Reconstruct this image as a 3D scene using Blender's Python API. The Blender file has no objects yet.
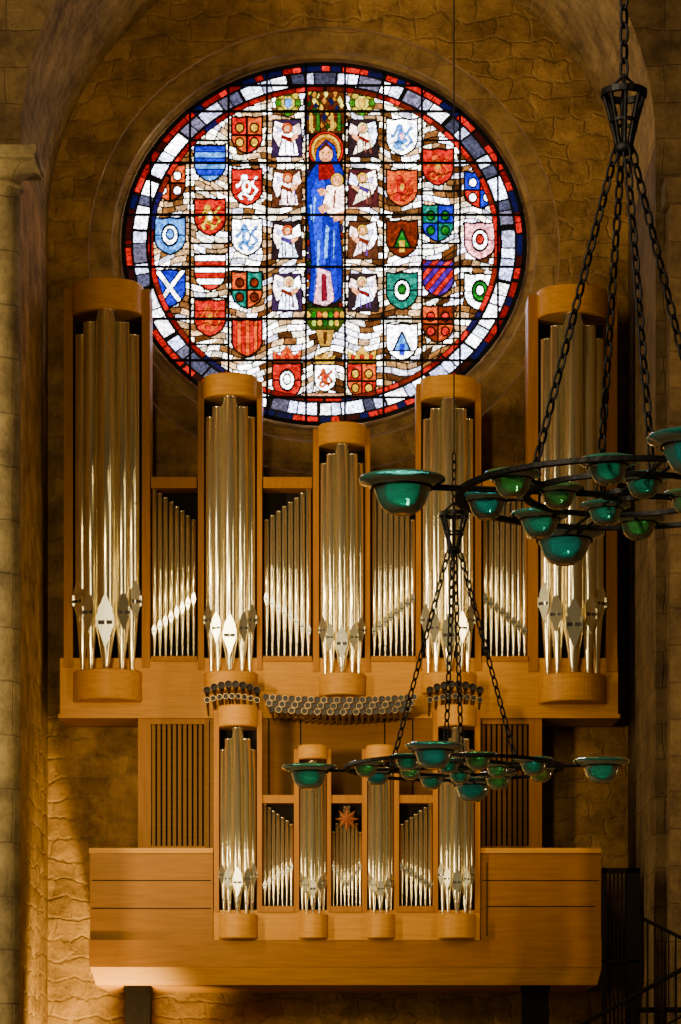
import bpy, math, random
import numpy as np
from mathutils import Vector, Matrix
random.seed(3)
F=3000.0; D=36.0; ZC=1.6; HY=1125.0
def S(y): return (D+y)/F
def X(px,y): return (px-340.5)*S(y)
def Z(py,y): return ZC+(HY-py)*S(y)

# ---------------------------------------------------------------- materials
def newmat(name):
    m=bpy.data.materials.new(name); m.use_nodes=True
    nt=m.node_tree; b=nt.nodes['Principled BSDF']; return m,nt,b
def simple(name,col,rough=.5,metal=0,noise=0.0,nscale=8,bump=0.0,spec=None):
    m,nt,b=newmat(name)
    b.inputs['Roughness'].default_value=rough; b.inputs['Metallic'].default_value=metal
    if spec is not None: b.inputs['Specular IOR Level'].default_value=spec
    tc=nt.nodes.new('ShaderNodeTexCoord'); n=nt.nodes.new('ShaderNodeTexNoise')
    n.inputs['Scale'].default_value=nscale; n.inputs['Detail'].default_value=4
    nt.links.new(tc.outputs['Object'],n.inputs['Vector'])
    r=nt.nodes.new('ShaderNodeValToRGB')
    r.color_ramp.elements[0].position=.3; r.color_ramp.elements[1].position=.7
    r.color_ramp.elements[0].color=[c*(1-noise) for c in col]+[1]
    r.color_ramp.elements[1].color=[min(1,c*(1+noise)) for c in col]+[1]
    nt.links.new(n.outputs['Fac'],r.inputs['Fac']); nt.links.new(r.outputs['Color'],b.inputs['Base Color'])
    if bump:
        bp=nt.nodes.new('ShaderNodeBump'); bp.inputs['Strength'].default_value=bump; bp.inputs['Distance'].default_value=.02
        nt.links.new(n.outputs['Fac'],bp.inputs['Height']); nt.links.new(bp.outputs['Normal'],b.inputs['Normal'])
    return m
def wood(name,c1,c2,rough=.42,vertical=False):
    m,nt,b=newmat(name); b.inputs['Roughness'].default_value=rough
    b.inputs['Specular IOR Level'].default_value=.25; b.inputs['Specular Tint'].default_value=(1,.7,.35,1)
    tc=nt.nodes.new('ShaderNodeTexCoord'); mp=nt.nodes.new('ShaderNodeMapping')
    mp.inputs['Scale'].default_value=(14,14,1.2) if vertical else (1.2,8,16)
    n=nt.nodes.new('ShaderNodeTexNoise'); n.inputs['Scale'].default_value=2.0; n.inputs['Detail'].default_value=6
    r=nt.nodes.new('ShaderNodeValToRGB'); r.color_ramp.elements[0].position=.3; r.color_ramp.elements[1].position=.72
    r.color_ramp.elements[0].color=c1+(1,); r.color_ramp.elements[1].color=c2+(1,)
    nt.links.new(tc.outputs['Object'],mp.inputs['Vector']); nt.links.new(mp.outputs['Vector'],n.inputs['Vector'])
    nt.links.new(n.outputs['Fac'],r.inputs['Fac']); nt.links.new(r.outputs['Color'],b.inputs['Base Color'])
    return m
def stone(name,c1,c2,mortar,bw=.62,bh=.3,dist=.16,bump=.6,msz=.018,rough=.85,mott=.9,lo=.32,mb_=-.18):
    m,nt,b=newmat(name); b.inputs['Roughness'].default_value=rough
    b.inputs['Specular IOR Level'].default_value=.15
    N=nt.nodes.new; L=nt.links.new
    tc=N('ShaderNodeTexCoord'); sp=N('ShaderNodeSeparateXYZ'); L(tc.outputs['Object'],sp.inputs[0])
    ad=N('ShaderNodeMath'); ad.operation='ADD'; L(sp.outputs[0],ad.inputs[0]); L(sp.outputs[1],ad.inputs[1])
    cb=N('ShaderNodeCombineXYZ'); L(ad.outputs[0],cb.inputs[0]); L(sp.outputs[2],cb.inputs[1])
    ns=N('ShaderNodeTexNoise'); ns.inputs['Scale'].default_value=2.6; ns.inputs['Detail'].default_value=5
    L(tc.outputs['Object'],ns.inputs['Vector'])
    mx=N('ShaderNodeMixRGB'); mx.blend_type='LINEAR_LIGHT'; mx.inputs[0].default_value=dist
    L(cb.outputs[0],mx.inputs[1]); L(ns.outputs['Color'],mx.inputs[2])
    br=N('ShaderNodeTexBrick'); br.inputs['Scale'].default_value=1; br.inputs['Brick Width'].default_value=bw
    br.inputs['Row Height'].default_value=bh; br.inputs['Mortar Size'].default_value=msz; br.inputs['Mortar Smooth'].default_value=1
    br.inputs['Color1'].default_value=c1+(1,); br.inputs['Color2'].default_value=c2+(1,); br.inputs['Mortar'].default_value=mortar+(1,)
    L(mx.outputs[0],br.inputs['Vector'])
    n2=N('ShaderNodeTexNoise'); n2.inputs['Scale'].default_value=2.2; n2.inputs['Detail'].default_value=12; n2.inputs['Roughness'].default_value=.74
    L(tc.outputs['Object'],n2.inputs['Vector'])
    rp=N('ShaderNodeValToRGB'); rp.color_ramp.elements[0].position=.34; rp.color_ramp.elements[1].position=.66
    rp.color_ramp.elements[0].color=(lo,lo*.9,lo*.8,1); rp.color_ramp.elements[1].color=(1.45,1.4,1.2,1)
    L(n2.outputs['Fac'],rp.inputs['Fac'])
    mu=N('ShaderNodeMixRGB'); mu.blend_type='MULTIPLY'; mu.inputs[0].default_value=mott
    L(br.outputs['Color'],mu.inputs[1]); L(rp.outputs['Color'],mu.inputs[2]); L(mu.outputs[0],b.inputs['Base Color'])
    h=N('ShaderNodeMath'); h.operation='MULTIPLY_ADD'; L(br.outputs['Fac'],h.inputs[0]); h.inputs[1].default_value=mb_; L(n2.outputs['Fac'],h.inputs[2])
    bp=N('ShaderNodeBump'); bp.inputs['Strength'].default_value=bump; bp.inputs['Distance'].default_value=.14
    L(h.outputs[0],bp.inputs['Height']); L(bp.outputs['Normal'],b.inputs['Normal'])
    return m

M_wall=stone('rubble_stone',(.41,.225,.062),(.28,.148,.038),(.35,.20,.062),.46,.24,.19,1.0,.03,mb_=-.16)
M_vault=stone('vault_brick_stone',(.33,.205,.07),(.24,.145,.045),(.38,.255,.105),.26,.13,.10,1.0,.018,mb_=-.22)
M_ring=stone('dressed_stone',(.30,.175,.055),(.25,.145,.045),(.21,.12,.042),.7,.4,.07,.8,.01,mb_=-.1)
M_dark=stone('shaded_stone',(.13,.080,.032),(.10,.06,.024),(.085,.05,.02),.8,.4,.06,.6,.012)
M_pier=stone('pier_stone',(.19,.137,.062),(.15,.108,.046),(.09,.063,.03),1.6,.58,.04,.4,.014)
M_floor=stone('floor_stone',(.25,.17,.10),(.2,.13,.08),(.1,.07,.04),.6,.6,.0,.1,.01,.5)
M_wood=wood('oak_light',(.36,.145,.008),(.48,.21,.014))
M_woodv=wood('oak_vertical',(.22,.078,.005),(.30,.112,.008),vertical=True)
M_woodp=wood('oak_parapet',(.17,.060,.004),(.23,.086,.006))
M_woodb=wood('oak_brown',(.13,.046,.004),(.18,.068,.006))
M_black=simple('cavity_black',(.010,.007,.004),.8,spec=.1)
M_tin=simple('tin_pipe',(.97,.85,.52),.17,.94,.04,3)
M_tind=simple('tin_pipe_lip',(.98,.91,.64),.15,.94,.04,3)
M_slot=simple('pipe_mouth_dark',(.02,.015,.01),.6)
M_bell=simple('trumpet_bell',(.045,.028,.02),.35,.8,.2,20)
M_brass=simple('trumpet_brass',(.30,.20,.08),.35,.9,.2,10)
M_iron=simple('wrought_iron',(.009,.008,.009),.5,.6,.4,30,.3)
M_post=simple('dark_painted_iron',(.005,.003,.0025),.8,0,.3,20,spec=.05)
M_lead=simple('lead_came',(.005,.005,.006),.7,spec=.1)
M_star=simple('carved_star_wood',(.26,.07,.015),.5)
def glassmat(name,col):
    m,nt,b=newmat(name)
    b.inputs['Base Color'].default_value=col+(1,); b.inputs['Roughness'].default_value=.03
    b.inputs['Transmission Weight'].default_value=.84; b.inputs['IOR'].default_value=1.5
    b.inputs['Coat Weight'].default_value=.6; b.inputs['Coat Roughness'].default_value=.04
    tc=nt.nodes.new('ShaderNodeTexCoord'); n=nt.nodes.new('ShaderNodeTexNoise'); n.inputs['Scale'].default_value=9
    bp=nt.nodes.new('ShaderNodeBump'); bp.inputs['Strength'].default_value=.22; bp.inputs['Distance'].default_value=.03
    nt.links.new(tc.outputs['Object'],n.inputs['Vector']); nt.links.new(n.outputs['Fac'],bp.inputs['Height']); nt.links.new(bp.outputs['Normal'],b.inputs['Normal'])
    return m
M_teal=glassmat('teal_glass',(.10,.88,.72)); M_green=glassmat('green_glass',(.26,.86,.36)); M_olive=glassmat('olive_glass',(.55,.80,.22)); M_deep=glassmat('deep_teal_glass',(.06,.78,.80))

# ---------------------------------------------------------------- mesh builder
class MB:
    def __init__(s): s.v=[];s.f=[];s.m=[];s.s=[]
    def add(s,vs,fs,mi=0,sm=False):
        o=len(s.v); s.v+= [tuple(v) for v in vs]
        for f in fs: s.f.append(tuple(i+o for i in f)); s.m.append(mi); s.s.append(sm)
    def box(s,x0,x1,y0,y1,z0,z1,mi=0):
        if x0>x1:x0,x1=x1,x0
        if z0>z1:z0,z1=z1,z0
        if y0>y1:y0,y1=y1,y0
        vs=[(x,y,z) for x in(x0,x1) for y in(y0,y1) for z in(z0,z1)]
        s.add(vs,[(0,1,3,2),(4,6,7,5),(0,4,5,1),(2,3,7,6),(0,2,6,4),(1,5,7,3)],mi)
    def pbox(s,a,b,t,bt,y,depth,mi=0):
        s.box(X(a,y),X(b,y),y,y+depth,Z(bt,y),Z(t,y),mi)
    def cyl(s,p0,p1,r0,r1,n=12,mi=0,caps=True,sm=True):
        p0=Vector(p0);p1=Vector(p1); d=(p1-p0).normalized()
        a=d.orthogonal().normalized(); b=d.cross(a)
        vs=[]
        for p,r in((p0,r0),(p1,r1)):
            for i in range(n):
                t=2*math.pi*i/n; vs.append(p+a*(r*math.cos(t))+b*(r*math.sin(t)))
        s.add(vs,[(i,(i+1)%n,n+(i+1)%n,n+i) for i in range(n)],mi,sm)
        if caps:
            s.add(vs[:n],[tuple(range(n))[::-1]],mi); s.add(vs[n:],[tuple(range(n))],mi)
    def tube(s,pts,r,n=6,mi=0):
        for a,b in zip(pts[:-1],pts[1:]): s.cyl(a,b,r,r,n,mi)
    def lathe(s,c,prof,n=24,mi=0,sm=True):
        cx,cy,cz=c; vs=[]
        for r,z in prof:
            for i in range(n):
                t=2*math.pi*i/n; vs.append((cx+r*math.cos(t),cy+r*math.sin(t),cz+z))
        fs=[]
        for k in range(len(prof)-1):
            for i in range(n):
                j=(i+1)%n; fs.append((k*n+i,k*n+j,(k+1)*n+j,(k+1)*n+i))
        s.add(vs,fs,mi,sm)
    def dprism(s,xc,hw,yc,dep,yback,z0,z1,mi=0,n=24,bev=.012,ledge=0):
        def ring(k,z):
            r=[(xc+hw*k,yback,z)]
            for i in range(n+1):
                t=math.pi*i/n
                r.append((xc+hw*k*math.cos(t),yc-dep*k*math.sin(t),z))
            r.append((xc-hw*k,yback,z)); return r
        kb=1-bev/hw
        rs=[ring(kb,z0),ring(1,z0+bev),ring(1,z1-bev),ring(kb,z1)]
        m=len(rs[0]); vs=sum(rs,[])
        fs=[]
        for k in range(3):
            for i in range(m):
                j=(i+1)%m; fs.append((k*m+i,k*m+j,(k+1)*m+j,(k+1)*m+i))
        fs.append(tuple(range(m))[::-1]); fs.append(tuple(range(3*m,4*m)))
        s.add(vs,fs,mi)
    def ringband(s,c,R,w,h,n=64,mi=0):
        s.lathe(c,[(R-w,-h),(R+w,-h),(R+w,h),(R-w,h),(R-w,-h)],n,mi,False)
    def link(s,p,d,side,L,W,r,mi=0):
        d=Vector(d).normalized(); side=Vector(side); side=(side-d*side.dot(d)).normalized(); nn=d.cross(side)
        n=12;k=5;vs=[]
        for i in range(n):
            t=2*math.pi*i/n; c=d*(math.sin(t)*L)+side*(math.cos(t)*W)
            o=(d*math.sin(t)+side*math.cos(t)).normalized()
            for j in range(k):
                a=2*math.pi*j/k; vs.append(Vector(p)+c+o*(r*math.cos(a))+nn*(r*math.sin(a)))
        fs=[(i*k+j,((i+1)%n)*k+j,((i+1)%n)*k+(j+1)%k,i*k+(j+1)%k) for i in range(n) for j in range(k)]
        s.add(vs,fs,mi,True)
    def chain(s,p0,p1,pitch=.075,mi=0,W=.022,r=.008):
        p0=Vector(p0);p1=Vector(p1); d=p1-p0; n=max(1,int(round(d.length/pitch))); d2=d.normalized()
        a=d2.orthogonal().normalized(); b=d2.cross(a)
        for i in range(n):
            s.link(p0+d*((i+.5)/n),d2,a if i%2 else b,pitch*.62,W,r,mi)
    def obj(s,name,mats,parent=None):
        me=bpy.data.meshes.new(name); me.from_pydata(s.v,[],s.f)
        for m in mats: me.materials.append(m)
        me.polygons.foreach_set('material_index',s.m); me.polygons.foreach_set('use_smooth',s.s); me.update()
        o=bpy.data.objects.new(name,me); bpy.context.scene.collection.objects.link(o)
        if parent: o.parent=parent
        return o
def empty(name,loc=(0,0,0)):
    e=bpy.data.objects.new(name,None); bpy.context.scene.collection.objects.link(e); return e

# ---------------------------------------------------------------- room shell
WCX,WCY=324,244
def ell(cx,cy,a,b,y,n=128):
    return [(X(cx+a*math.cos(2*math.pi*i/n),y),y,Z(cy-b*math.sin(2*math.pi*i/n),y)) for i in range(n)]
NSEG=128
mb=MB()
inner=ell(WCX,250,236,224,0)
cx0,cz0=X(WCX,0),Z(250,0)
outer=[]
for i in range(NSEG):
    t=2*math.pi*i/NSEG; dx,dz=math.cos(t),math.sin(t)
    k=min((4.2/abs(dx)) if abs(dx)>1e-6 else 1e9, ((16.2-cz0)/dz) if dz>1e-6 else ((cz0+0.0)/-dz if dz<-1e-6 else 1e9))
    outer.append((cx0+dx*k,0,cz0+dz*k))
mb.add(inner+outer,[(i,(i+1)%NSEG,NSEG+(i+1)%NSEG,NSEG+i) for i in range(NSEG)])
mb.obj('wall_back',[M_wall])
mb=MB()
rings=[ell(WCX,250,236,224,0),ell(WCX,250,234,221,.22),ell(WCX,247,213,196,.30),ell(WCX,247,211,193,.5),ell(WCX,245,207,187,.54),ell(WCX,244,203,182,.75)]
for a,b in zip(rings[:-1],rings[1:]):
    mb.add(a+b,[(i,(i+1)%NSEG,NSEG+(i+1)%NSEG,NSEG+i) for i in range(NSEG)],0,False)
mb.obj('trim_1',[M_ring])
# arch soffit / jambs
R=290*S(0); ax=X(338,0); az=Z(230,0); YF=-3.15
prof=[(ax-R,0.0)]+[(ax-R,az*k/6) for k in range(1,6)]+[(ax-R*math.cos(math.pi*i/48),az+R*math.sin(math.pi*i/48)) for i in range(49)]+[(ax+R,az*k/6) for k in range(5,0,-1)]+[(ax+R,0.0)]
def strip(idx,name,mat,sm=False):
    mb=MB(); pr=[prof[i] for i in idx]; m=len(pr); ny=6; vs=[]
    for k in range(ny+1):
        y=YF*k/ny
        vs+=[(p[0],y,p[1]) for p in pr]
    mb.add(vs,[(k*m+i,k*m+i+1,(k+1)*m+i+1,(k+1)*m+i) for k in range(ny) for i in range(m-1)],0,sm)
    return mb.obj(name,[mat])
n=len(prof)
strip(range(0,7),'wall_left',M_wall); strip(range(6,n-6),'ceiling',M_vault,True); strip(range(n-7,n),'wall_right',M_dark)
# crossing wall with the arch opening
mb=MB(); out=[]
for (x,z) in prof:
    if z<az-1e-6: out.append((-8 if x<0 else 8,YF,z))
    else:
        dx,dz=x-ax,z-az; L=math.hypot(dx,dz); dx/=L;dz/=L
        k=min(8/abs(dx) if abs(dx)>1e-6 else 1e9,(17-az)/dz if dz>1e-6 else 1e9); out.append((ax+dx*k,YF,az+dz*k))
mb.add([(p[0],YF,p[1]) for p in prof]+out,[(i,i+1,n+i+1,n+i) for i in range(n-1)])
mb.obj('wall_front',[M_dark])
mb=MB(); mb.box(-8,8,-37.5,.9,-.2,0); mb.obj('floor',[M_floor])
# nave vault above (the chandeliers hang from it)
mb=MB(); vs=[]; NN=24
for y in (YF,-24):
    for i in range(NN+1):
        t=math.pi*i/NN; vs.append((-8*math.cos(t),y,15.0+2.0*math.sin(t)))
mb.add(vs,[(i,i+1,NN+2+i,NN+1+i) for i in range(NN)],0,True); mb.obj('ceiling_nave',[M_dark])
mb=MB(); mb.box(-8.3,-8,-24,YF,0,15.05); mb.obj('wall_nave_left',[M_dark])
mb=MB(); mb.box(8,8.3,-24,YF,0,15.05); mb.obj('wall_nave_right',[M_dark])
# engaged rounded shaft with capital at left
yp=-3.5; xc_=X(-2,yp); rs_=X(20.5,yp)-xc_
mb=MB(); mb.box(-8,xc_+.12,yp+.06,YF,0,Z(212,yp)+.5)
zt=Z(186,yp)
mb.lathe((xc_,yp,0),[(rs_+.10,0),(rs_+.10,.12),(rs_+.05,.2),(rs_,.3),(rs_,zt-.06)],40)
mb.lathe((xc_,yp,zt),[(rs_,-.06),(rs_+.035,-.05),(rs_+.04,-.02),(rs_+.01,0),(rs_+.01,.05),(rs_+.05,.10),(rs_+.12,.15),(rs_+.18,.18)],40)
hb=rs_+.195
mb.box(xc_-hb-3,xc_+hb,yp-hb,YF,zt+.17,zt+.21); mb.box(xc_-hb-3,xc_+hb+.02,yp-hb-.02,YF,zt+.21,zt+.30)
mb.obj('pillar_left',[M_pier])
ypr=-3.45
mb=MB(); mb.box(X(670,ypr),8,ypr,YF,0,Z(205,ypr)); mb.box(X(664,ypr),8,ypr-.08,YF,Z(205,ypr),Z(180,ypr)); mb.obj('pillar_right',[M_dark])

# ---------------------------------------------------------------- rose window glass
yw=.62; st=.6
us=np.arange(120,529,st); vsx=np.arange(61,427.5,st)
U,V=np.meshgrid(us,vsx); H,W=U.shape
def hsh(a,b,k=0):
    x=np.sin(a*127.1+b*311.7+k*74.7)*43758.5453; return x-np.floor(x)
img=np.zeros((H,W,3))
pal=np.array([(1,.99,.94),(1,.94,.80),(.84,.66,.46),(.58,.38,.20),(.86,.85,.94),(.38,.22,.10),(1,.98,.96),(.76,.56,.34)])
Vp=V+5*np.sin(U/23.0)+3*np.sin(U/9.0+V/40)+.12*(U-324)*np.sign(V-244)
RH=6.3
row=np.floor(Vp/RH); off=hsh(row,3)*20
bw=9+7*hsh(row,9)
Up=(U+off+2*np.sin(V/7.0))/bw; cell=np.floor(Up)
h=hsh(cell,row,1)
wt=np.clip(.66-(U-324)/700-(V-244)/600,0,1)
idx=np.clip((h*8*(1.2-wt*.65)),0,7).astype(int)
img[:]=pal[idx]
img*= (.76+.34*hsh(cell,row,5))[...,None]
fr=Up-cell; fv=Vp/RH-row
lead=(fr*bw<1.4)|(fv*RH<1.4)
img[lead]=(.05,.03,.02)
def sub(x0,x1,y0,y1):
    i0=max(0,int((x0-us[0])/st)-1); i1=min(W,int((x1-us[0])/st)+3); j0=max(0,int((y0-vsx[0])/st)-1); j1=min(H,int((y1-vsx[0])/st)+3)
    return slice(j0,j1),slice(i0,i1)
BLK=(.02,.015,.02)
def pmask(pts,sl):
    u=U[sl];v=V[sl]; m=np.zeros(u.shape,bool)
    for (x0,y0),(x1,y1) in zip(pts,pts[1:]+pts[:1]):
        if y0==y1: continue
        c=((y0>v)!=(y1>v))&(u<(x1-x0)*(v-y0)/(y1-y0)+x0); m^=c
    return m
def poly(pts,col,ol=1.3):
    xs=[p[0] for p in pts];ys=[p[1] for p in pts]; cx=(min(xs)+max(xs))/2;cy=(min(ys)+max(ys))/2
    sl=sub(min(xs)-3,max(xs)+3,min(ys)-3,max(ys)+3)
    if ol:
        hw=max(1,(max(xs)-min(xs))/2);hh=max(1,(max(ys)-min(ys))/2)
        big=[(cx+(x-cx)*(1+ol/hw),cy+(y-cy)*(1+ol/hh)) for x,y in pts]
        img[sl][pmask(big,sl)]=BLK
    img[sl][pmask(pts,sl)]=col
def oval(cx,cy,a,b,col,ol=1.2):
    sl=sub(cx-a-3,cx+a+3,cy-b-3,cy+b+3)
    d=lambda e:((U[sl]-cx)/(a+e))**2+((V[sl]-cy)/(b+e))**2<1
    if ol: img[sl][d(ol)]=BLK
    img[sl][d(0)]=col
C=dict(r=(.82,.03,.01),o=(.92,.34,.01),y=(.98,.74,.08),b=(.02,.10,.84),l=(.30,.60,1),w=(1,1,1),g=(.01,.45,.13),t=(.01,.52,.44),p=(.32,.06,.60),n=(.46,.16,.02),k=BLK,i=(.95,.56,.60),s=(.95,.62,.40),d=(.50,.01,.01),c=(.20,.80,.88))
def shield(cx,cy,a,b,pat,c='w',w=14.5,hh=17.5):
    def pts(k):
        return [(cx-w*k,cy-hh*k),(cx-w*.5*k,cy-hh*.93*k),(cx,cy-hh*k),(cx+w*.5*k,cy-hh*.93*k),(cx+w*k,cy-hh*k),(cx+w*k,cy+hh*.25*k),(cx+w*.8*k,cy+hh*.62*k),(cx+w*.35*k,cy+hh*.9*k),(cx,cy+hh*k),(cx-w*.35*k,cy+hh*.9*k),(cx-w*.8*k,cy+hh*.62*k),(cx-w*k,cy+hh*.25*k)]
    poly(pts(1.13),BLK,0)
    sl=sub(cx-w-1,cx+w+1,cy-hh-1,cy+hh+1); m=pmask(pts(1),sl); u=(U[sl]-cx)/w; v=(V[sl]-cy)/hh
    A=np.array(C[a]);B=np.array(C[b]);Cc=np.array(C[c])
    o=np.zeros(u.shape+(3,)); o[:]=A; ln=np.zeros(u.shape,bool)
    if pat=='q':
        q=(u*v>0); o[q]=B; ln|=(np.abs(u)<.07)|(np.abs(v)<.06)
        ch=((((np.abs(u)-.5)/.28)**2+((np.abs(v)-.42)/.26)**2)<1); o[ch]=Cc
        rr=np.sqrt(((np.abs(u)-.5)/.28)**2+((np.abs(v)-.42)/.26)**2); ln|=np.abs(rr-1)<.2
    elif pat=='v':
        k=np.floor((u+1)*3.5); o[(k%2)==1]=B; ln|=(((u+1)*3.5)%1<.2)
    elif pat=='h':
        k=np.floor((v+1)*3); o[(k%2)==1]=B; ln|=(((v+1)*3)%1<.2)
    elif pat=='x':
        q=np.abs(np.abs(u)-np.abs(v*.9))<.22; o[q]=B; ln|=(np.abs(np.abs(np.abs(u)-np.abs(v*.9))-.22)<.07)
    elif pat=='c':
        q=((u/.55)**2+((v+.05)/.6)**2<1); o[q]=B; ln|=np.abs(np.sqrt((u/.55)**2+((v+.05)/.6)**2)-1)<.13
        q=((u/.28)**2+((v+.1)/.3)**2<1); o[q]=Cc; ln|=np.abs(np.sqrt((u/.28)**2+((v+.1)/.3)**2)-1)<.2; ln|=(np.abs(v+.05)<.04)&(np.abs(u)>.55)
    elif pat=='t':
        q=(np.abs(u)<(v+.6)*.55)&(v<.5)&(v>-.6); o[q]=B; q=(np.abs(u)<.18)&(v>.1)&(v<.75); o[q]=Cc; ln|=(np.abs(v-.5)<.05)
        ln|=(np.abs(np.abs(u)-(v+.6)*.55)<.08)&(v<.5)&(v>-.6)
    elif pat=='d':
        k=np.floor((u+v)*2.2+10); o[(k%2)==1]=B; ln|=((((u+v)*2.2+10)%1)<.18)
    elif pat=='l':
        bod=((u+.05)/.28)**2+((v-.0)/.42)**2<1; hd=((u+.18)/.22)**2+((v+.52)/.2)**2<1
        leg=(np.abs(u-.25*np.sin(v*9+cx))<.13)&(v>.1)&(v<.75); arm=(np.abs(v+.25-.2*np.sin(u*7))<.09)&(u<.1)&(u>-.75); tail=(np.abs(u-.5-.15*np.sin(v*8))<.09)&(np.abs(v)<.6)
        leg2=(np.abs(u+.35-.15*np.sin(v*9))<.11)&(v>.2)&(v<.72)
        q=bod|hd|leg|arm|tail|leg2; o[q]=B
        e=q.copy(); e[1:]|=q[:-1]; e[:-1]|=q[1:]; e[:,1:]|=q[:,:-1]; e[:,:-1]|=q[:,1:]
        ln|=(e&~q)
        q=(u/.14)**2+((v+.05)/.2)**2<1; o[q]=Cc
        ln|=(np.abs(v-.08*np.sin(u*5)-.35)<.03)|(np.abs(v+.4)<.03)
    o[ln]=BLK
    e=.78+.38*hsh(np.floor(U[sl]/3.2),np.floor(V[sl]/3.2),2); o*=e[...,None]
    img[sl][m]=o[m]
SH=[(170,183,'o','n','q','w'),(170,236,'l','w','c','l'),(170,288,'b','w','x','r'),
(210,163,'b','l','h','r'),(210,217,'r','y','l','w'),(210,272,'w','r','h','i'),(210,318,'r','o','l','y'),
(247,135,'o','r','q','y'),(247,187,'r','w','l','o'),(247,237,'w','l','l','w'),(247,290,'t','o','q','n'),(247,338,'r','o','v','y'),
(402,137,'w','l','l','i'),(402,188,'o','r','l','y'),(402,239,'n','g','t','y'),(402,291,'t','w','c','g'),(402,342,'w','l','t','b'),
(438,167,'r','o','l','y'),(438,223,'b','t','q','g'),(438,278,'p','r','d','w'),(438,324,'n','o','q','r'),
(480,190,'r','b','q','w'),(480,241,'i','w','c','r'),(480,292,'w','g','c','w')]
for cx,cy,a,b,p,c in SH: shield(cx,cy,a,b,p,c)
def angel(cx,cy,f):
    j=lambda a=1.5: random.uniform(-a,a)
    bg=random.choice([(.30,.12,.14),(.22,.14,.26),(.36,.20,.12),(.18,.12,.14)])
    poly([(cx-14,cy-18),(cx+14,cy-18),(cx+15,cy+19),(cx-15,cy+19)],bg,1)
    poly([(cx+f*2,cy-12),(cx-f*12,cy-17+j()),(cx-f*14,cy-3),(cx-f*(9+j()),cy+9),(cx-f*2,cy+2)],random.choice([C['w'],(.85,.88,1),(.95,.85,.82)]))
    poly([(cx-f*3,cy-8),(cx-f*10,cy-12),(cx-f*9,cy-4)],(.62,.62,.78),.7)
    poly([(cx+f*3,cy-9),(cx+f*12,cy-15+j()),(cx+f*14,cy-6),(cx+f*8,cy+1)],random.choice([(.80,.80,.95),C['w'],(.9,.75,.7)]))
    rb=random.choice([(.95,.92,.95),(.90,.78,.78),(.82,.86,.98),(.95,.88,.72)])
    poly([(cx-3,cy-5),(cx+5,cy-5),(cx+9+j(),cy+8),(cx+f*11,cy+17),(cx-9+j(),cy+17),(cx-6,cy+6)],rb)
    for q in range(4):
        x=cx-6+q*4+j(); poly([(x,cy+1+j(3)),(x+1.1,cy+2),(x+1.4+j(),cy+16),(x+.4,cy+16)],random.choice([(.35,.22,.50),(.25,.12,.16),(.45,.25,.2)]),.2)
    sash=random.choice([C['d'],C['p'],(.3,.2,.5),C['n']])
    poly([(cx-5,cy-3),(cx+6,cy+1+j()),(cx+5,cy+5),(cx-6,cy)],sash,.6)
    hx=cx+f+j(.8); oval(hx,cy-10,4.8,5.2,random.choice([C['y'],C['o'],(.9,.8,.5)]),.9); oval(hx,cy-9.3,2.9,3.5,C['s'],.7)
    poly([(cx+f*4,cy-1),(cx+f*11,cy-5+j()),(cx+f*11,cy-1),(cx+f*5,cy+4)],C['s'],.6)
for cy in (138,188,240,292):
    angel(287,cy,1); angel(363,cy,-1)
for cx in (288,362):
    oval(cx,103,12,12,(.55,.50,.10)); oval(cx,103,7,7,(.88,.80,.30),.8)
    for k in range(8):
        a=k*math.pi/4; oval(cx+10*math.cos(a),103+10*math.sin(a),2.8,2.8,(.85,.75,.15) if k%2 else (.25,.5,.12),.9)
    poly([(cx-3,99),(cx+3,99),(cx+3,105),(cx,109),(cx-3,105)],C['l' if cx<300 else 'y'],.7)
# canopy
poly([(305,133),(305,98),(311,84),(317,90),(325,68),(333,90),(339,84),(345,98),(345,133)],(.36,.18,.03))
for k in range(60):
    x=308+34*random.random(); y=82+49*random.random()
    c=random.choice([(.98,.75,.10),(.8,.5,.05),(.08,.35,.08),(.45,.08,.03),(.95,.88,.35),(.12,.25,.06),(.05,.1,.3)])
    hgt=random.uniform(2.5,5); poly([(x,y-hgt),(x+2.2,y),(x,y+hgt),(x-2.2,y)],c,.8)
for x in (311,318,332,339): poly([(x-1.6,131),(x-1.6,116),(x,110),(x+1.6,116),(x+1.6,131)],random.choice([(.9,.68,.14),(.2,.42,.12)]),.8)
poly([(325,66),(329,78),(325,88),(321,78)],C['y'])
# virgin and child
poly([(308,133),(343,133),(343,314),(308,314)],(.12,.06,.03),0)
for k in range(20):
    y=170+k*7
    for x in (309.5,341): poly([(x-2,y),(x+2,y),(x+2,y+5),(x-2,y+5)],random.choice([(.45,.1,.04),(.6,.35,.1),(.2,.12,.3),(.1,.2,.08)]),.6)
oval(326,150,17,18,C['r']); oval(326,150,14.5,15.5,(.95,.70,.10)); oval(326,150,11,12,(.75,.42,.05),.8)
poly([(326,140),(335,147),(337,160),(343,172),(342,196),(339,225),(342,262),(341,296),(335,302),(316,304),(309,300),(312,262),(309,225),(306,196),(307,178),(315,166),(317,150)],(.01,.05,.66))
poly([(319,175),(325,182),(322,230),(326,262),(318,298),(313,296),(316,262),(313,225),(311,190)],(.03,.18,.95),.7)
poly([(333,218),(338,222),(335,250),(338,290),(332,298),(330,262)],(.02,.10,.82),.7)
for pts in ([(314,196),(316,197),(314,222),(313,222)],[(318,240),(320,241),(318,286),(316,286)],[(333,230),(334.5,230),(334,258),(333,258)],[(326,225),(329,228),(327,258),(324,258)],[(310,205),(311.5,205),(312,220),(311,220)]): poly(pts,(.40,.65,1),.4)
poly([(318,268),(330,272),(334,300),(326,306),(314,303)],(.85,.60,.64),.8)
poly([(322,274),(326,274),(327,300),(322,301)],(.50,.08,.18),.5)
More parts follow.
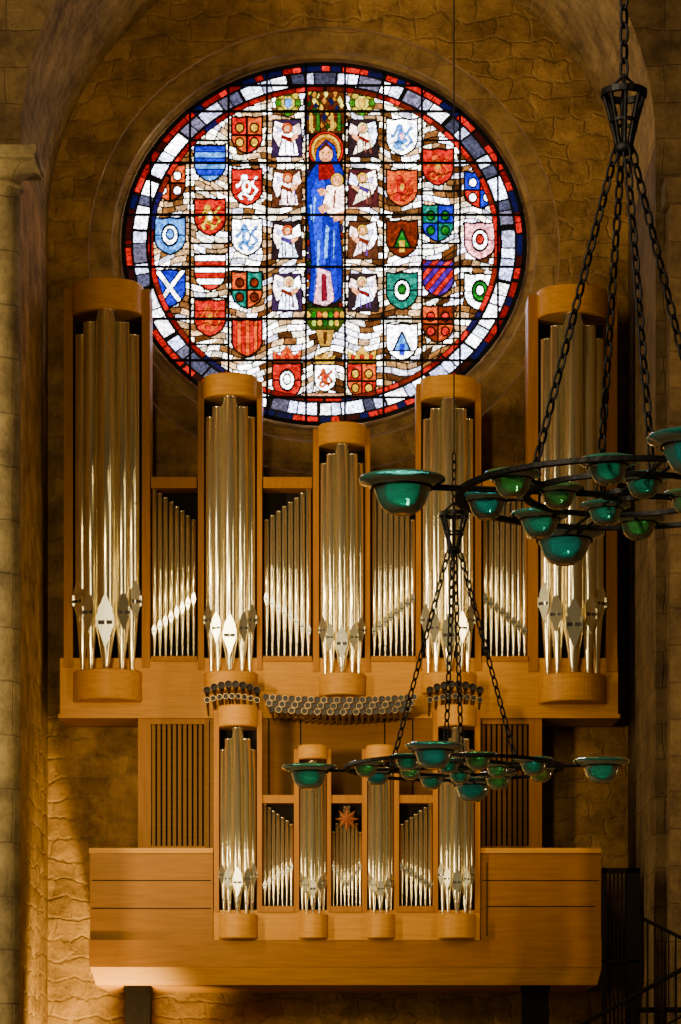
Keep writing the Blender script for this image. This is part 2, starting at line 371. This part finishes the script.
poly([(319,163),(332,163),(336,178),(319,180)],(.55,.03,.06),.8)
oval(326,154,6.6,8.4,C['s'],.9); oval(323.5,152.5,.9,.9,BLK,0); oval(328.6,152.5,.9,.9,BLK,0); poly([(325.6,153),(326.4,153),(326.8,156),(325.2,156)],(.6,.35,.2),0); poly([(324,158.3),(328.5,158.3),(326,159.8)],C['r'],0)
poly([(319.5,149),(326,141),(333,149),(331,150),(326,146),(322,150)],(.30,.13,.04),.4)
poly([(327,186),(343,184),(347,200),(343,215),(331,217),(323,206)],(.98,.82,.74))
poly([(334,190),(336,190),(335,208),(333,208)],(.6,.3,.25),.2)
oval(337,180,6,6.6,C['y'],.8); oval(337,180.5,4.2,4.8,C['s'],.6); oval(335.4,179.8,.7,.7,BLK,0); oval(338.8,179.8,.7,.7,BLK,0)
poly([(329,192),(321,196),(317,190),(322,188)],C['s'],.6); poly([(330,208),(322,214),(318,208),(324,204)],C['s'],.6)
poly([(333,214),(345,211),(344,219),(334,222)],C['s'],.6)
poly([(308,308),(342,308),(346,318),(338,330),(312,330),(304,318)],(.22,.30,.05))
for k in range(7): oval(308+k*5.7,315,2.4,3.4,[C['y'],(.1,.5,.1),C['o']][k%3],.7)
for k in range(5): oval(314+k*5.7,323,2.2,3,[(.7,.85,.3),C['y'],(.1,.35,.1)][k%3],.7)
poly([(316,330),(334,330),(330,346),(320,346)],(.75,.55,.18)); poly([(323,332),(327,332),(326,344),(324,344)],(.3,.15,.05),.3)
for cx,a,b,p,c in ((287,'r','w','c','w'),(362,'o','r','q','y')):
    shield(cx,381,a,b,p,c,13.5,17)
    poly([(cx-13,362),(cx-14,350),(cx-7,355),(cx,346),(cx+7,355),(cx+14,350),(cx+13,362)],C['y'] if cx>300 else C['o'])
    for k in (-9,0,9): oval(cx+k,357,2,2.2,C['r'],.6)
shield(325,378,'w','o','l','r',10,13); poly([(316,364),(315,355),(321,359),(325,352),(330,359),(335,355),(334,364)],C['y'])
poly([(303,394),(347,394),(343,403),(307,403)],(.72,.50,.36))
# border rings
rho=np.sqrt(((U-WCX)/202)**2+((V-WCY)/181)**2); th=np.arctan2(V-WCY,U-WCX)
def ringdraw(r0,r1,n,colf,lw=.9,ph=0):
    m=(rho>=r0)&(rho<r1); t=(th/(2*math.pi)+.5)*n+ph; t=t+.28*np.sin(t*2.3); c=np.floor(t); f=t-c
    o=colf(c); arc=2*math.pi*190/n
    ln=(f*arc<lw*1.4)|((rho-r0)*190<lw)|((r1-rho)*190<lw*.6)
    o[ln]=BLK; img[m]=o[m]
def cf(*cols):
    P=np.array(cols)
    def g(c): 
        k=(hsh(c,7.0,len(cols))*len(cols)).astype(int); return P[np.clip(k,0,len(cols)-1)].copy()*(.8+.3*hsh(c,2.0))[...,None]
    return g
ringdraw(.842,.872,60,cf(C['r'],C['d'],C['r'],(.45,.12,.04),(.12,.08,.30)),1.1)
ringdraw(.872,.95,70,cf((1,1,1),(.82,.84,.97),(.62,.62,.74),(.96,.94,.98),(.28,.28,.36),(.72,.74,.92),(.40,.38,.46)),2.0)
ringdraw(.95,.985,84,cf(C['r'],C['d'],C['r'],(.03,.05,.25),(.20,.02,.02)),1.1,.5)
img[rho>=.985]=BLK
mot=.70+.40*hsh(np.floor(U/2.2),np.floor(V/1.9),4); img*=mot[...,None]
lin=np.clip(img,0,1)**2.4
mn=lin.min(axis=-1,keepdims=True)
lin=lin*(1+6.0*mn)
inside=rho<1.003
me=bpy.data.meshes.new('window_glass')
co=np.zeros((H*W,3)); co[:,0]=((U-340.5)*S(yw)).ravel(); co[:,1]=yw; co[:,2]=(ZC+(HY-V)*S(yw)).ravel()
I=np.arange(H*W).reshape(H,W)
q=np.stack([I[1:,:-1],I[1:,1:],I[:-1,1:],I[:-1,:-1]],-1).reshape(-1,4)
q=q[inside[:-1,:-1].ravel()]
used=np.zeros(H*W,bool); used[q.ravel()]=True; remap=np.cumsum(used)-1; q=remap[q]; co=co[used]; cl=lin.reshape(-1,3)[used]
me.vertices.add(len(co)); me.vertices.foreach_set('co',co.ravel())
me.loops.add(q.size); me.loops.foreach_set('vertex_index',q.ravel().astype(np.int32))
me.polygons.add(len(q)); me.polygons.foreach_set('loop_start',np.arange(0,q.size,4,dtype=np.int32)); 
me.update(calc_edges=True)
at=me.color_attributes.new('glass','FLOAT_COLOR','POINT'); at.data.foreach_set('color',np.concatenate([cl,np.ones((len(cl),1))],1).ravel())
m,nt,b=newmat('stained_glass'); at=nt.nodes.new('ShaderNodeAttribute'); at.attribute_name='glass'
b.inputs['Roughness'].default_value=.3; b.inputs['Base Color'].default_value=(.01,.01,.01,1); b.inputs['Specular IOR Level'].default_value=.1
nt.links.new(at.outputs['Color'],b.inputs['Emission Color']); b.inputs['Emission Strength'].default_value=2.5  # glow put into the glass in place of daylight behind it
me.materials.append(m)
win=empty('window_1')
g=bpy.data.objects.new('glass',me); bpy.context.scene.collection.objects.link(g); g.parent=win
mb=MB(); yb=yw-.03
def chordx(v): return 202*math.sqrt(max(0,1-((v-WCY)/181)**2))
def chordy(u): return 181*math.sqrt(max(0,1-((u-WCX)/202)**2))
for u in (150.5,190,228.5,267,306,345,383.5,422,460,498):
    c=chordy(u); mb.pbox(u-1.2,u+1.2,WCY-c,WCY+c,yb,.03)
for v in (85,111,162.5,214.5,266.5,318.5,360,397):
    c=chordx(v); mb.pbox(WCX-c,WCX+c,v-1.15,v+1.15,yb,.03)
for v in (190.5,243,297.5,344,140):
    mb.pbox(190,228.5,v-.8,v+.8,yb,.03); mb.pbox(422,460,v-.8,v+.8,yb,.03)
e=ell(WCX,WCY,203,182,yb);e2=ell(WCX,WCY,199,178,yb)
mb.add(e+e2,[(i,(i+1)%NSEG,NSEG+(i+1)%NSEG,NSEG+i) for i in range(NSEG)])
mb.obj('lead_armature',[M_lead],win)
mb=MB(); e=ell(WCX,WCY,230,215,.95); mb.add(e,[tuple(range(NSEG))]); mb.obj('glass_backing',[M_black],win)  # plain black disc set behind the glass

# ---------------------------------------------------------------- organ
organ=empty('pipe_organ')
case=MB(); pipes=MB()   # case mats: 0 wood 1 woodv 2 brown 3 black
def pipe(x,y,zf,zm,zt,r,ang=0,tw=24):
    pipes.lathe((x,y,0),[(r*.22,zf),(r*.30,zf+.02),(r*.98,zm-r*.35),(r,zm),(r,zt-.012),(r*1.03,zt-.012),(r*1.03,zt),(r*.9,zt)],tw,0)
    pipes.add([(x+r*.92*math.cos(2*math.pi*i/12),y+r*.92*math.sin(2*math.pi*i/12),zt-.02) for i in range(12)],[tuple(range(12))],2)
    f=Vector((math.sin(ang),-math.cos(ang),0)); s=Vector((math.cos(ang),math.sin(ang),0)); c=Vector((x,y,0))
    def P(a,d,z): return c+s*(a*r)+f*(d*r)+Vector((0,0,z))
    w=.72
    def plate(pts,d0,d1,mi):
        n=len(pts); vs=[P(a,d1,z) for a,z in pts]+[P(a,d0,z) for a,z in pts]
        pipes.add(vs,[tuple(range(n))]+[(i,(i+1)%n,n+(i+1)%n,n+i) for i in range(n)],mi)
    mh=r*.42
    plate([(-w,zm+mh),(w,zm+mh),(w,zm+r*1.6),(0,zm+r*3.1),(-w,zm+r*1.6)],.6,1.03,1)
    plate([(-w,zm),(w,zm),(w,zm+mh),(-w,zm+mh)],.6,.99,2)
    plate([(-w,zm),(-w*.95,zm-r*.5),(0,zm-r*2.4),(w*.95,zm-r*.5),(w,zm)],.4,1.04,1)
    for k in(-1,1):
        plate([(k*w,zm-r*.35),(k*(w+.14),zm-r*.35),(k*(w+.14),zm+r*1.0),(k*w,zm+r*1.0)],.5,1.28,1)
def tower(xl,xr,ct,cb,pt,mc,mo,ft,bb,fl,fr,yc,ytop=None,nside=2,yback=-.15,bot=None,fr_bot=None,deep=.5,rc=.28,ro=.215):
    sc=S(yc); hw=(xr-xl)/2*sc; xc=X((xl+xr)/2,yc)
    yf=yc-hw*.9
    ztop=ZC+(HY-ct)*S(yf); zcb=ZC+(HY-cb)*S(yf)
    case.dprism(xc,hw,yc,hw*.9,yc+.25,zcb,ztop,0)
    zft=ZC+(HY-ft)*S(yf); zbb=ZC+(HY-bb)*S(yf)
    case.dprism(xc,hw*.97,yc,hw*.9,yc+.2,zbb,zft,0)
    frb=fr_bot or ft
    zb=Z(frb,yc)
    for a,b in((fl,xl+1),(xr-1,fr)):
        if b-a>1: case.box(X(a,yc),X(b,yc),yc-.02,yc+deep,zb,ztop-.04,1)
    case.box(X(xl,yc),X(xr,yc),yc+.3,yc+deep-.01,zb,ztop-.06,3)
    case.box(X(fl,yc)+.005,X(fr,yc)-.005,yc+.22,yc+deep+.01,ztop-.09,ztop-.03,1)
    n=nside*2+1
    for i in range(n):
        t=(i-nside)/nside; a=t*math.radians(74)
        Rr=hw*.72; r=hw*(rc if i==nside else ro)
        px_=xc+Rr*math.sin(a); py_=yc+.05-(hw*.66)*math.cos(a)
        k=abs(t); m=mc+(mo-mc)*k
        s2=S(py_)
        pipe(px_,py_,zft-.01,ZC+(HY-m)*s2,ZC+(HY-(cb+3+(pt-cb-3)*k))*s2,r,a*.45)
def flat(xl,xr,tl,tr,ml,mr,ft,n,y):
    w=(xr-xl)/n
    for i in range(n):
        t=i/(n-1); px_=xl+w*(i+.5)
        r=w*.45*S(y)
        pipe(X(px_,y),y,Z(ft,y),Z(ml+(mr-ml)*t,y),Z(tl+(tr-tl)*t,y),r,0,14)
YM=-1.0
tower(72,143,277,308,336,626,604,668,698,64,150,YM)
tower(537,607,283,311,340,628,606,672,700,528,617,YM)
tower(203,258,372,394,418,638,622,670,690,198,262,YM)
tower(420,476,374,396,420,638,622,671,691,416,481,YM)
tower(318,366,421,442,464,646,632,672,694,313,370,YM)
for xl,xr,tl,tr,ml,mr in ((151,197,489,520,632,600),(263,312,520,489,600,632),(371,416,489,520,632,600),(482,528,520,489,600,632)):
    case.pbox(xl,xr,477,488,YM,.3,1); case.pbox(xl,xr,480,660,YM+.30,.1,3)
    flat(xl+.5,xr-.5,tl,tr,ml,mr,658,8,YM+.1)
    case.pbox(xl,xr,656,661,YM-.04,.3,1)
case.pbox(60,618,658,718,YM,.75,0)
case.pbox(58,620,714,718,YM-.02,.3,0)
# middle body behind the lower case + shutters
case.pbox(205,482,717,852,YM+.02,.7,2)
for a,b in((138,210),(481,542)):
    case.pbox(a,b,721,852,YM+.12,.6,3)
    case.pbox(a,a+(13 if a<300 else 1),721,852,YM+.02,.6,1); case.pbox(b-(1 if a<300 else 13),b,721,852,YM+.02,.6,1)
    case.pbox(a+.2,b-.2,718,724,YM+.025,.5,1); case.pbox(a+.2,b-.2,846,852,YM+.025,.5,1)
    x0=a+(14 if a<300 else 1); x1=b-(1 if a<300 else 14); xx=x0
    while xx<x1-3:
        case.pbox(xx,xx+3.3,724,846,YM+.06,.03,2); xx+=5.2
for xx in (234,268,300,384,412,444): case.pbox(xx,xx+1.2,719,800,YM+.012,.02,3)
# lower case (positive)
YL=-2.25
tower(218,258,704,725,750,884,876,913,938,214,262,YL,deep=.45,fr_bot=912)
tower(437,476,704,725,750,884,876,913,938,433,480,YL,deep=.45,fr_bot=912)
tower(298,328,744,758,774,890,882,913,938,294,331,YL,deep=.4,fr_bot=912)
tower(366,395,744,758,774,890,882,913,938,362,399,YL,deep=.4,fr_bot=912)
for xl,xr,tl,tr,ml,mr,n_ in ((262,294,804,824,886,868,7),(399,433,824,804,868,886,7)):
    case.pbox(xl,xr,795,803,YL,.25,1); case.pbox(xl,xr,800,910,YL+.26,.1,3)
    flat(xl+.5,xr-.5,tl,tr,ml,mr,908,n_,YL+.1); case.pbox(xl,xr,906,912,YL-.03,.3,1)
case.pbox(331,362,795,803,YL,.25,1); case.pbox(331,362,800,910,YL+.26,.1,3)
flat(331.5,346.7,832,806,868,884,908,4,YL+.1); flat(346.7,362,806,832,884,868,908,4,YL+.1); case.pbox(331,362,906,912,YL-.03,.3,1)
case.pbox(213.6,479.8,910,940,YL,.5,0)
case.obj('case',[M_wood,M_woodv,M_woodb,M_black],organ)
pipes.obj('pipes',[M_tin,M_tind,M_slot],organ)
# star
mb=MB(); ys=YL-.04; vs=[]
for i in range(16):
    a=math.pi*2*i/16; r=(12 if i%2==0 else 5)*S(ys); vs.append((X(347,ys)+r*math.sin(a),ys,Z(819,ys)+r*math.cos(a)))
vf=vs+[(v[0],ys+.03,v[2]) for v in vs]+[(X(347,ys),ys-.05,Z(819,ys))]
mb.add(vf,[(i,(i+1)%16,32) for i in range(16)]+[(i,(i+1)%16,16+(i+1)%16,16+i) for i in range(16)])
mb.cyl((X(347,ys),ys+.02,Z(819,ys)),(X(347,ys),YL+.12,Z(819,ys)),.015,.015,8)
mb.obj('star_ornament',[M_star],organ)
# en chamade trumpets
mb=MB()
def trumpet(px_,py_,yb,r,y0=YM,up=0,mi=0):
    p1=Vector((X(px_,yb),yb,Z(py_,yb))); p0=Vector((p1.x,y0+.02,p1.z-up))
    d=p1-p0; mb.cyl(p0,p0+d*.82,r*.25,r*.5,10,2)
    mb.cyl(p0+d*.82,p1,r*.5,r,14,0,False); mb.cyl(p1-d*.02,p1-d*.019,r*.8,r*.8,12,1)
    a=p1; n=14
    vs=[]
    for rr in(r,r*.82):
        for i in range(n): vs.append((a.x+rr*math.cos(2*math.pi*i/n),a.y,a.z+rr*math.sin(2*math.pi*i/n)))
    mb.add(vs,[(i,(i+1)%n,n+(i+1)%n,n+i) for i in range(n)],mi)
for cx in (232,455):
    for i in range(8):
        t=(i-3.5)/3.5; trumpet(cx+25*t,684+6*t*t,-1.95+.25*abs(t),.044,YM-.3,.24)
    for i in range(9):
        t=(i-4)/4; trumpet(cx+25*t,696+4*t*t,-1.85+.2*abs(t),.034,YM-.3,.12,2)
for row_ in range(3):
    nn=24-row_
    for i in range(nn):
        t=(i-(nn-1)/2)/((nn-1)/2); trumpet(340+(74-row_*3)*t,700+row_*6-3*t*t,-1.75-.05*row_+.15*abs(t),.038,YM,.03,2 if (i+row_)%2 else 0)
mb.obj('horizontal_trumpets',[M_bell,M_slot,M_brass],organ)

# ---------------------------------------------------------------- loft balcony
loft=empty('organ_loft_balcony')
mb=MB(); YB=-2.2
mb.pbox(90,213,850,940,YB,.12,0); mb.pbox(480.5,601,850,940,YB,.12,0)
for a,b in((90,213),(480.5,601)):
    mb.pbox(a-1,b,848,853,YB-.03,.18,2)
    if a<300: mb.pbox(a+2,b-2,880,881,YB-.004,.01,3); mb.pbox(a+2,b-2,908,909,YB-.004,.01,3)
    else: mb.pbox(a+2,b-2,880,881,YB-.004,.01,3); mb.pbox(a+6,b-6,906,907,YB-.004,.01,3); mb.pbox(a+6,a+7,862,936,YB-.004,.01,3)
mb.pbox(89,603,940,967,YB-.04,2.2,0)
# moulded underside
y0,y1=YB-.03,YB+.12
a0,b0,t0=X(90,y0),X(602,y0),Z(967,y0); a1,b1,t1=X(96,y1),X(597,y1),Z(985,y1)
vs=[(a0,y0,t0),(b0,y0,t0),(b0,-.05,t0),(a0,-.05,t0),(a1,y1,t1),(b1,y1,t1),(b1,-.05,t1),(a1,-.05,t1)]
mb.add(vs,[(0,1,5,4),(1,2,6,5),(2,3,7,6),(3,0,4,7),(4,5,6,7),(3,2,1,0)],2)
mb.box(X(92,YB),X(92,YB)+.1,YB+.12,-.04,Z(940,YB),Z(850,YB),0); mb.box(X(600,YB)-.1,X(600,YB),YB+.12,-.04,Z(940,YB),Z(850,YB),0)
mb.obj('parapet_and_deck',[M_woodp,M_woodb,M_wood,M_black],loft)
mb=MB()
for a,b in((125,150),(523,549)):
    mb.box(X(a,-1.9),X(b,-1.9),-1.9,-1.6,0,t1+.005,0); mb.box(X(a-3,-1.9),X(b+3,-1.9),-1.95,-1.55,0,.12,0); mb.box(X(a-1,-1.9),X(b+1,-1.9),-1.92,-1.58,t1-.06,t1+.003,0)
mb.obj('support_posts',[M_post],loft)

# ---------------------------------------------------------------- staircase at right
stair=empty('staircase'); mb=MB(); ys=-3.9
def sz(px_): return Z(1130-(px_-560)*.55,ys)
xa=X(705,ys); za=sz(705); slope=.55
nst=int(za/.17)
for i in range(nst):
    z=za-i*.17; x=xa-i*.17/slope
    if z<.1: break
    mb.box(x-.17/slope,x,ys,ys+.6,z-.05,z)
    mb.box(x-.155-.01,x-.155+.01,ys,ys+.02,z,z+.95)
    mb.box(x-.01,x+.01,ys,ys+.02,z,z+1.03)
xb=xa-(za/slope)
for yy in(ys-.02,ys+.6):
    vs=[(xb,yy,-0.0),(xa,yy,za-.28),(xa,yy,za-.02),(xb,yy,.1)]
    mb.add(vs+[(v[0],v[1]+.04,v[2]) for v in vs],[(0,1,2,3),(7,6,5,4),(0,4,5,1),(1,5,6,2),(2,6,7,3),(3,7,4,0)])
mb.cyl((xb,ys+.01,1.0),(xa,ys+.01,za+1.0),.025,.025,8)
mb.cyl((xb,ys+.01,.5),(xa,ys+.01,za+.5),.012,.012,8)
mb.obj('flight',[M_post],stair)
mb=MB(); yg=-3.3
mb.pbox(602,607,868,1270,yg,.06); mb.pbox(627,640,868,1270,yg,.08)
for k in range(5): mb.pbox(609+k*4,611+k*4,872,1260,yg+.02,.02)
mb.pbox(602,640,868,873,yg,.06); mb.pbox(602,640,960,963,yg,.06); mb.box(X(602,yg),X(640,yg),yg,yg+.06,0,.08)
mb.obj('gate_posts',[M_post],stair)
mb=MB(); yg=-3.75
for k in range(9):
    xx=640+k*7; mb.pbox(xx,xx+1.6,918+k*3.4,1010,yg,.02)
mb.cyl((X(638,yg),yg,Z(916,yg)),(X(705,yg),yg,Z(950,yg)),.02,.02,8)
mb.cyl((X(638,yg),yg,Z(1010,yg)),(X(705,yg),yg,Z(1010,yg)),.03,.03,8)
mb.obj('upper_handrail',[M_post],stair)

# ---------------------------------------------------------------- chandeliers
def chandelier(name,pcx,pcy,d,rot,hub_py,chain_top):
    y=d-D; cx=X(pcx,y); cz=Z(pcy,y); root=empty(name)
    fr=MB(); ch=MB(); gl=MB()
    c=(cx,y,cz)
    fr.ringband(c,.88,.022,.012,80); fr.ringband(c,.52,.018,.012,64); fr.ringband(c,.10,.02,.012,24)
    def bowl(px_,py_,sc,mi,dz=0):
        R=.23*sc; z0=cz+dz
        prof=[(R,.034*sc),(R*.985,.020*sc),(R*.82,.004*sc),(R*.66,-.012*sc),(R*.60,-.05*sc),(R*.54,-.09*sc),(R*.42,-.128*sc),(R*.25,-.148*sc),(.004,-.152*sc)]
        innr=[(max(.002,r-.007),z+.008) for r,z in prof[::-1]]
        gl.lathe((px_,py_,z0),prof+innr+[prof[0]],28,mi)
        fr.lathe((px_,py_,z0),[(R*.68,-.018*sc),(R*.71,-.018*sc),(R*.71,-.004),(R*.68,-.004),(R*.68,-.018*sc)],24)
    for k in range(4):
        a=rot+k*math.pi/2; u=Vector((math.sin(a),-math.cos(a),0))
        p=Vector(c)
        sd=Vector((-u.y,u.x,0))
        for off in(-.035,.035):
            fr.cyl(p+u*.1+sd*off,p+u*(1.05)+sd*off,.009,.009,6)
        tip=p+u*1.21; bowl(tip.x,tip.y,1.0,[3,0,3,0][k],0)
    for k in range(8):
        a=rot+(k+.5)*math.pi/4
        u=Vector((math.sin(a),-math.cos(a),0)); p=Vector(c)+u*.74
        bowl(p.x,p.y,.62+.12*random.random(),[1,0,2,1,0,3,1,0][k])
        fr.cyl(Vector(c)+u*.52,Vector(c)+u*.88,.009,.009,6)
    for k in range(4):
        a=rot+(k)*math.pi/2; u=Vector((math.sin(a),-math.cos(a),0)); p=Vector(c)+u*.36
        bowl(p.x,p.y,.60,[0,1,0,1][k])
    hz0=Z(hub_py,y); hh=.30
    for k in range(4):
        a=rot+k*math.pi/2; u=Vector((math.sin(a),-math.cos(a),0)); p=Vector(c)+u*.52
        top=Vector((cx,y,hz0))+u*.045
        ch.chain(p+Vector((0,0,.01)),top,.082,0,.022,.0078)
        fr.cyl(p-Vector((0,0,.02)),p+Vector((0,0,.05)),.012,.012,6)
    hub=Vector((cx,y,hz0))
    for k in range(8):
        a=k*math.pi/4; pts=[]
        for t in range(7):
            q=t/6; r=.035+.075*q**1.2; pts.append(hub+Vector((r*math.cos(a),r*math.sin(a),hh*q)))
        fr.tube(pts,.012,5)
    fr.ringband((cx,y,hz0+hh),.11,.014,.016,20); fr.ringband((cx,y,hz0+hh*.5),.068,.01,.008,16); fr.lathe((cx,y,hz0),[(.001,-.03),(.05,-.02),(.06,0),(.05,.03),(.001,.035)],16)
    for k in range(4):
        a=k*math.pi/2; fr.tube([hub+Vector((.11*math.cos(a),.11*math.sin(a),hh)),hub+Vector((.03*math.cos(a),.03*math.sin(a),hh+.07)),hub+Vector((0,0,hh+.1))],.008,5)
    zt=15+2*math.sqrt(max(0,1-(cx/8)**2))
    if chain_top: ch.chain((cx,y,hz0+hh+.08),(cx,y,zt),.095,0,.025,.009)
    else:
        ch.chain((cx,y,hz0+hh+.08),(cx,y,hz0+hh+.5),.07,0,.02,.007); ch.cyl((cx,y,hz0+hh+.5),(cx,y,zt),.006,.006,6)
    fr.obj('iron_frame',[M_iron],root); ch.obj('chains',[M_iron],root); gl.obj('glass_bowls',[M_teal,M_green,M_olive,M_deep],root)
chandelier('chandelier',624,495,16.0,.19,150,True)
chandelier('chandelier',454,768,24.6,-.17,551,False)

# ---------------------------------------------------------------- lights
def area(name,loc,tgt,size,power,col):
    l=bpy.data.lights.new(name,'AREA'); l.shape='RECTANGLE'; l.size=size[0]; l.size_y=size[1]; l.energy=power; l.color=col
    o=bpy.data.objects.new(name,l); o.location=loc; o.rotation_euler=(Vector(tgt)-Vector(loc)).to_track_quat('-Z','Y').to_euler()
    bpy.context.scene.collection.objects.link(o); return o
def spot(name,loc,tgt,power,col,ang,blend=.6,r=.1):
    l=bpy.data.lights.new(name,'SPOT'); l.energy=power; l.color=col; l.spot_size=math.radians(ang); l.spot_blend=blend; l.shadow_soft_size=r
    o=bpy.data.objects.new(name,l); o.location=loc; o.rotation_euler=(Vector(tgt)-Vector(loc)).to_track_quat('-Z','Y').to_euler()
    bpy.context.scene.collection.objects.link(o); return o
spot('nave_spot_key',(-4.0,-14,5),(-.5,-1,6.0),5600,(1,.75,.36),33,1.0,.45)
area('highlight_strip_side',(6.6,-8,7.5),(0,-1,7.4),(.45,9.5),330,(1,.76,.40))  # added strip light: streaks on the pipes, brighter left jamb
area('highlight_strip_left',(-6.9,-8,7.5),(0,-1,7.4),(.5,10),1100,(1,.82,.50))  # unseen strip added so the pipes mirror tall bright stripes
area('highlight_strip_front',(-2.6,-24,10.2),(0,-1,8.0),(.9,8.0),950,(1,.82,.52))  # strip added out of frame for the central reflection on the pipes
spot('loft_uplight',(-2.2,-3.4,.6),(-3.3,-.3,4.0),4200,(1,.72,.22),60,1.0,.15)
spot('left_jamb_fill',(2.2,-9,3.0),(-3.45,-1.2,6.5),1100,(1,.72,.30),30,1.0,.2)  # added spot from the right that brightens the left jamb
spot('vault_fill',(1.0,-4.8,9.5),(-.4,-.3,14.0),210,(1,.74,.38),100,1.0,.3)  # added fill light to lift the upper wall and soffit

w=bpy.data.worlds.new('world'); bpy.context.scene.world=w; w.use_nodes=True
w.node_tree.nodes['Background'].inputs[0].default_value=(.9,.64,.34,1); w.node_tree.nodes['Background'].inputs[1].default_value=.06

cam=bpy.data.cameras.new('camera'); co_=bpy.data.objects.new('camera',cam); bpy.context.scene.collection.objects.link(co_)
co_.location=(0,-D,ZC); co_.rotation_euler=(math.pi/2,0,0)
cam.sensor_fit='VERTICAL'; cam.sensor_height=36; cam.sensor_width=36; cam.lens=F/1024*36; cam.shift_y=(HY-512)/1024; cam.shift_x=0; cam.clip_end=200
bpy.context.scene.camera=co_
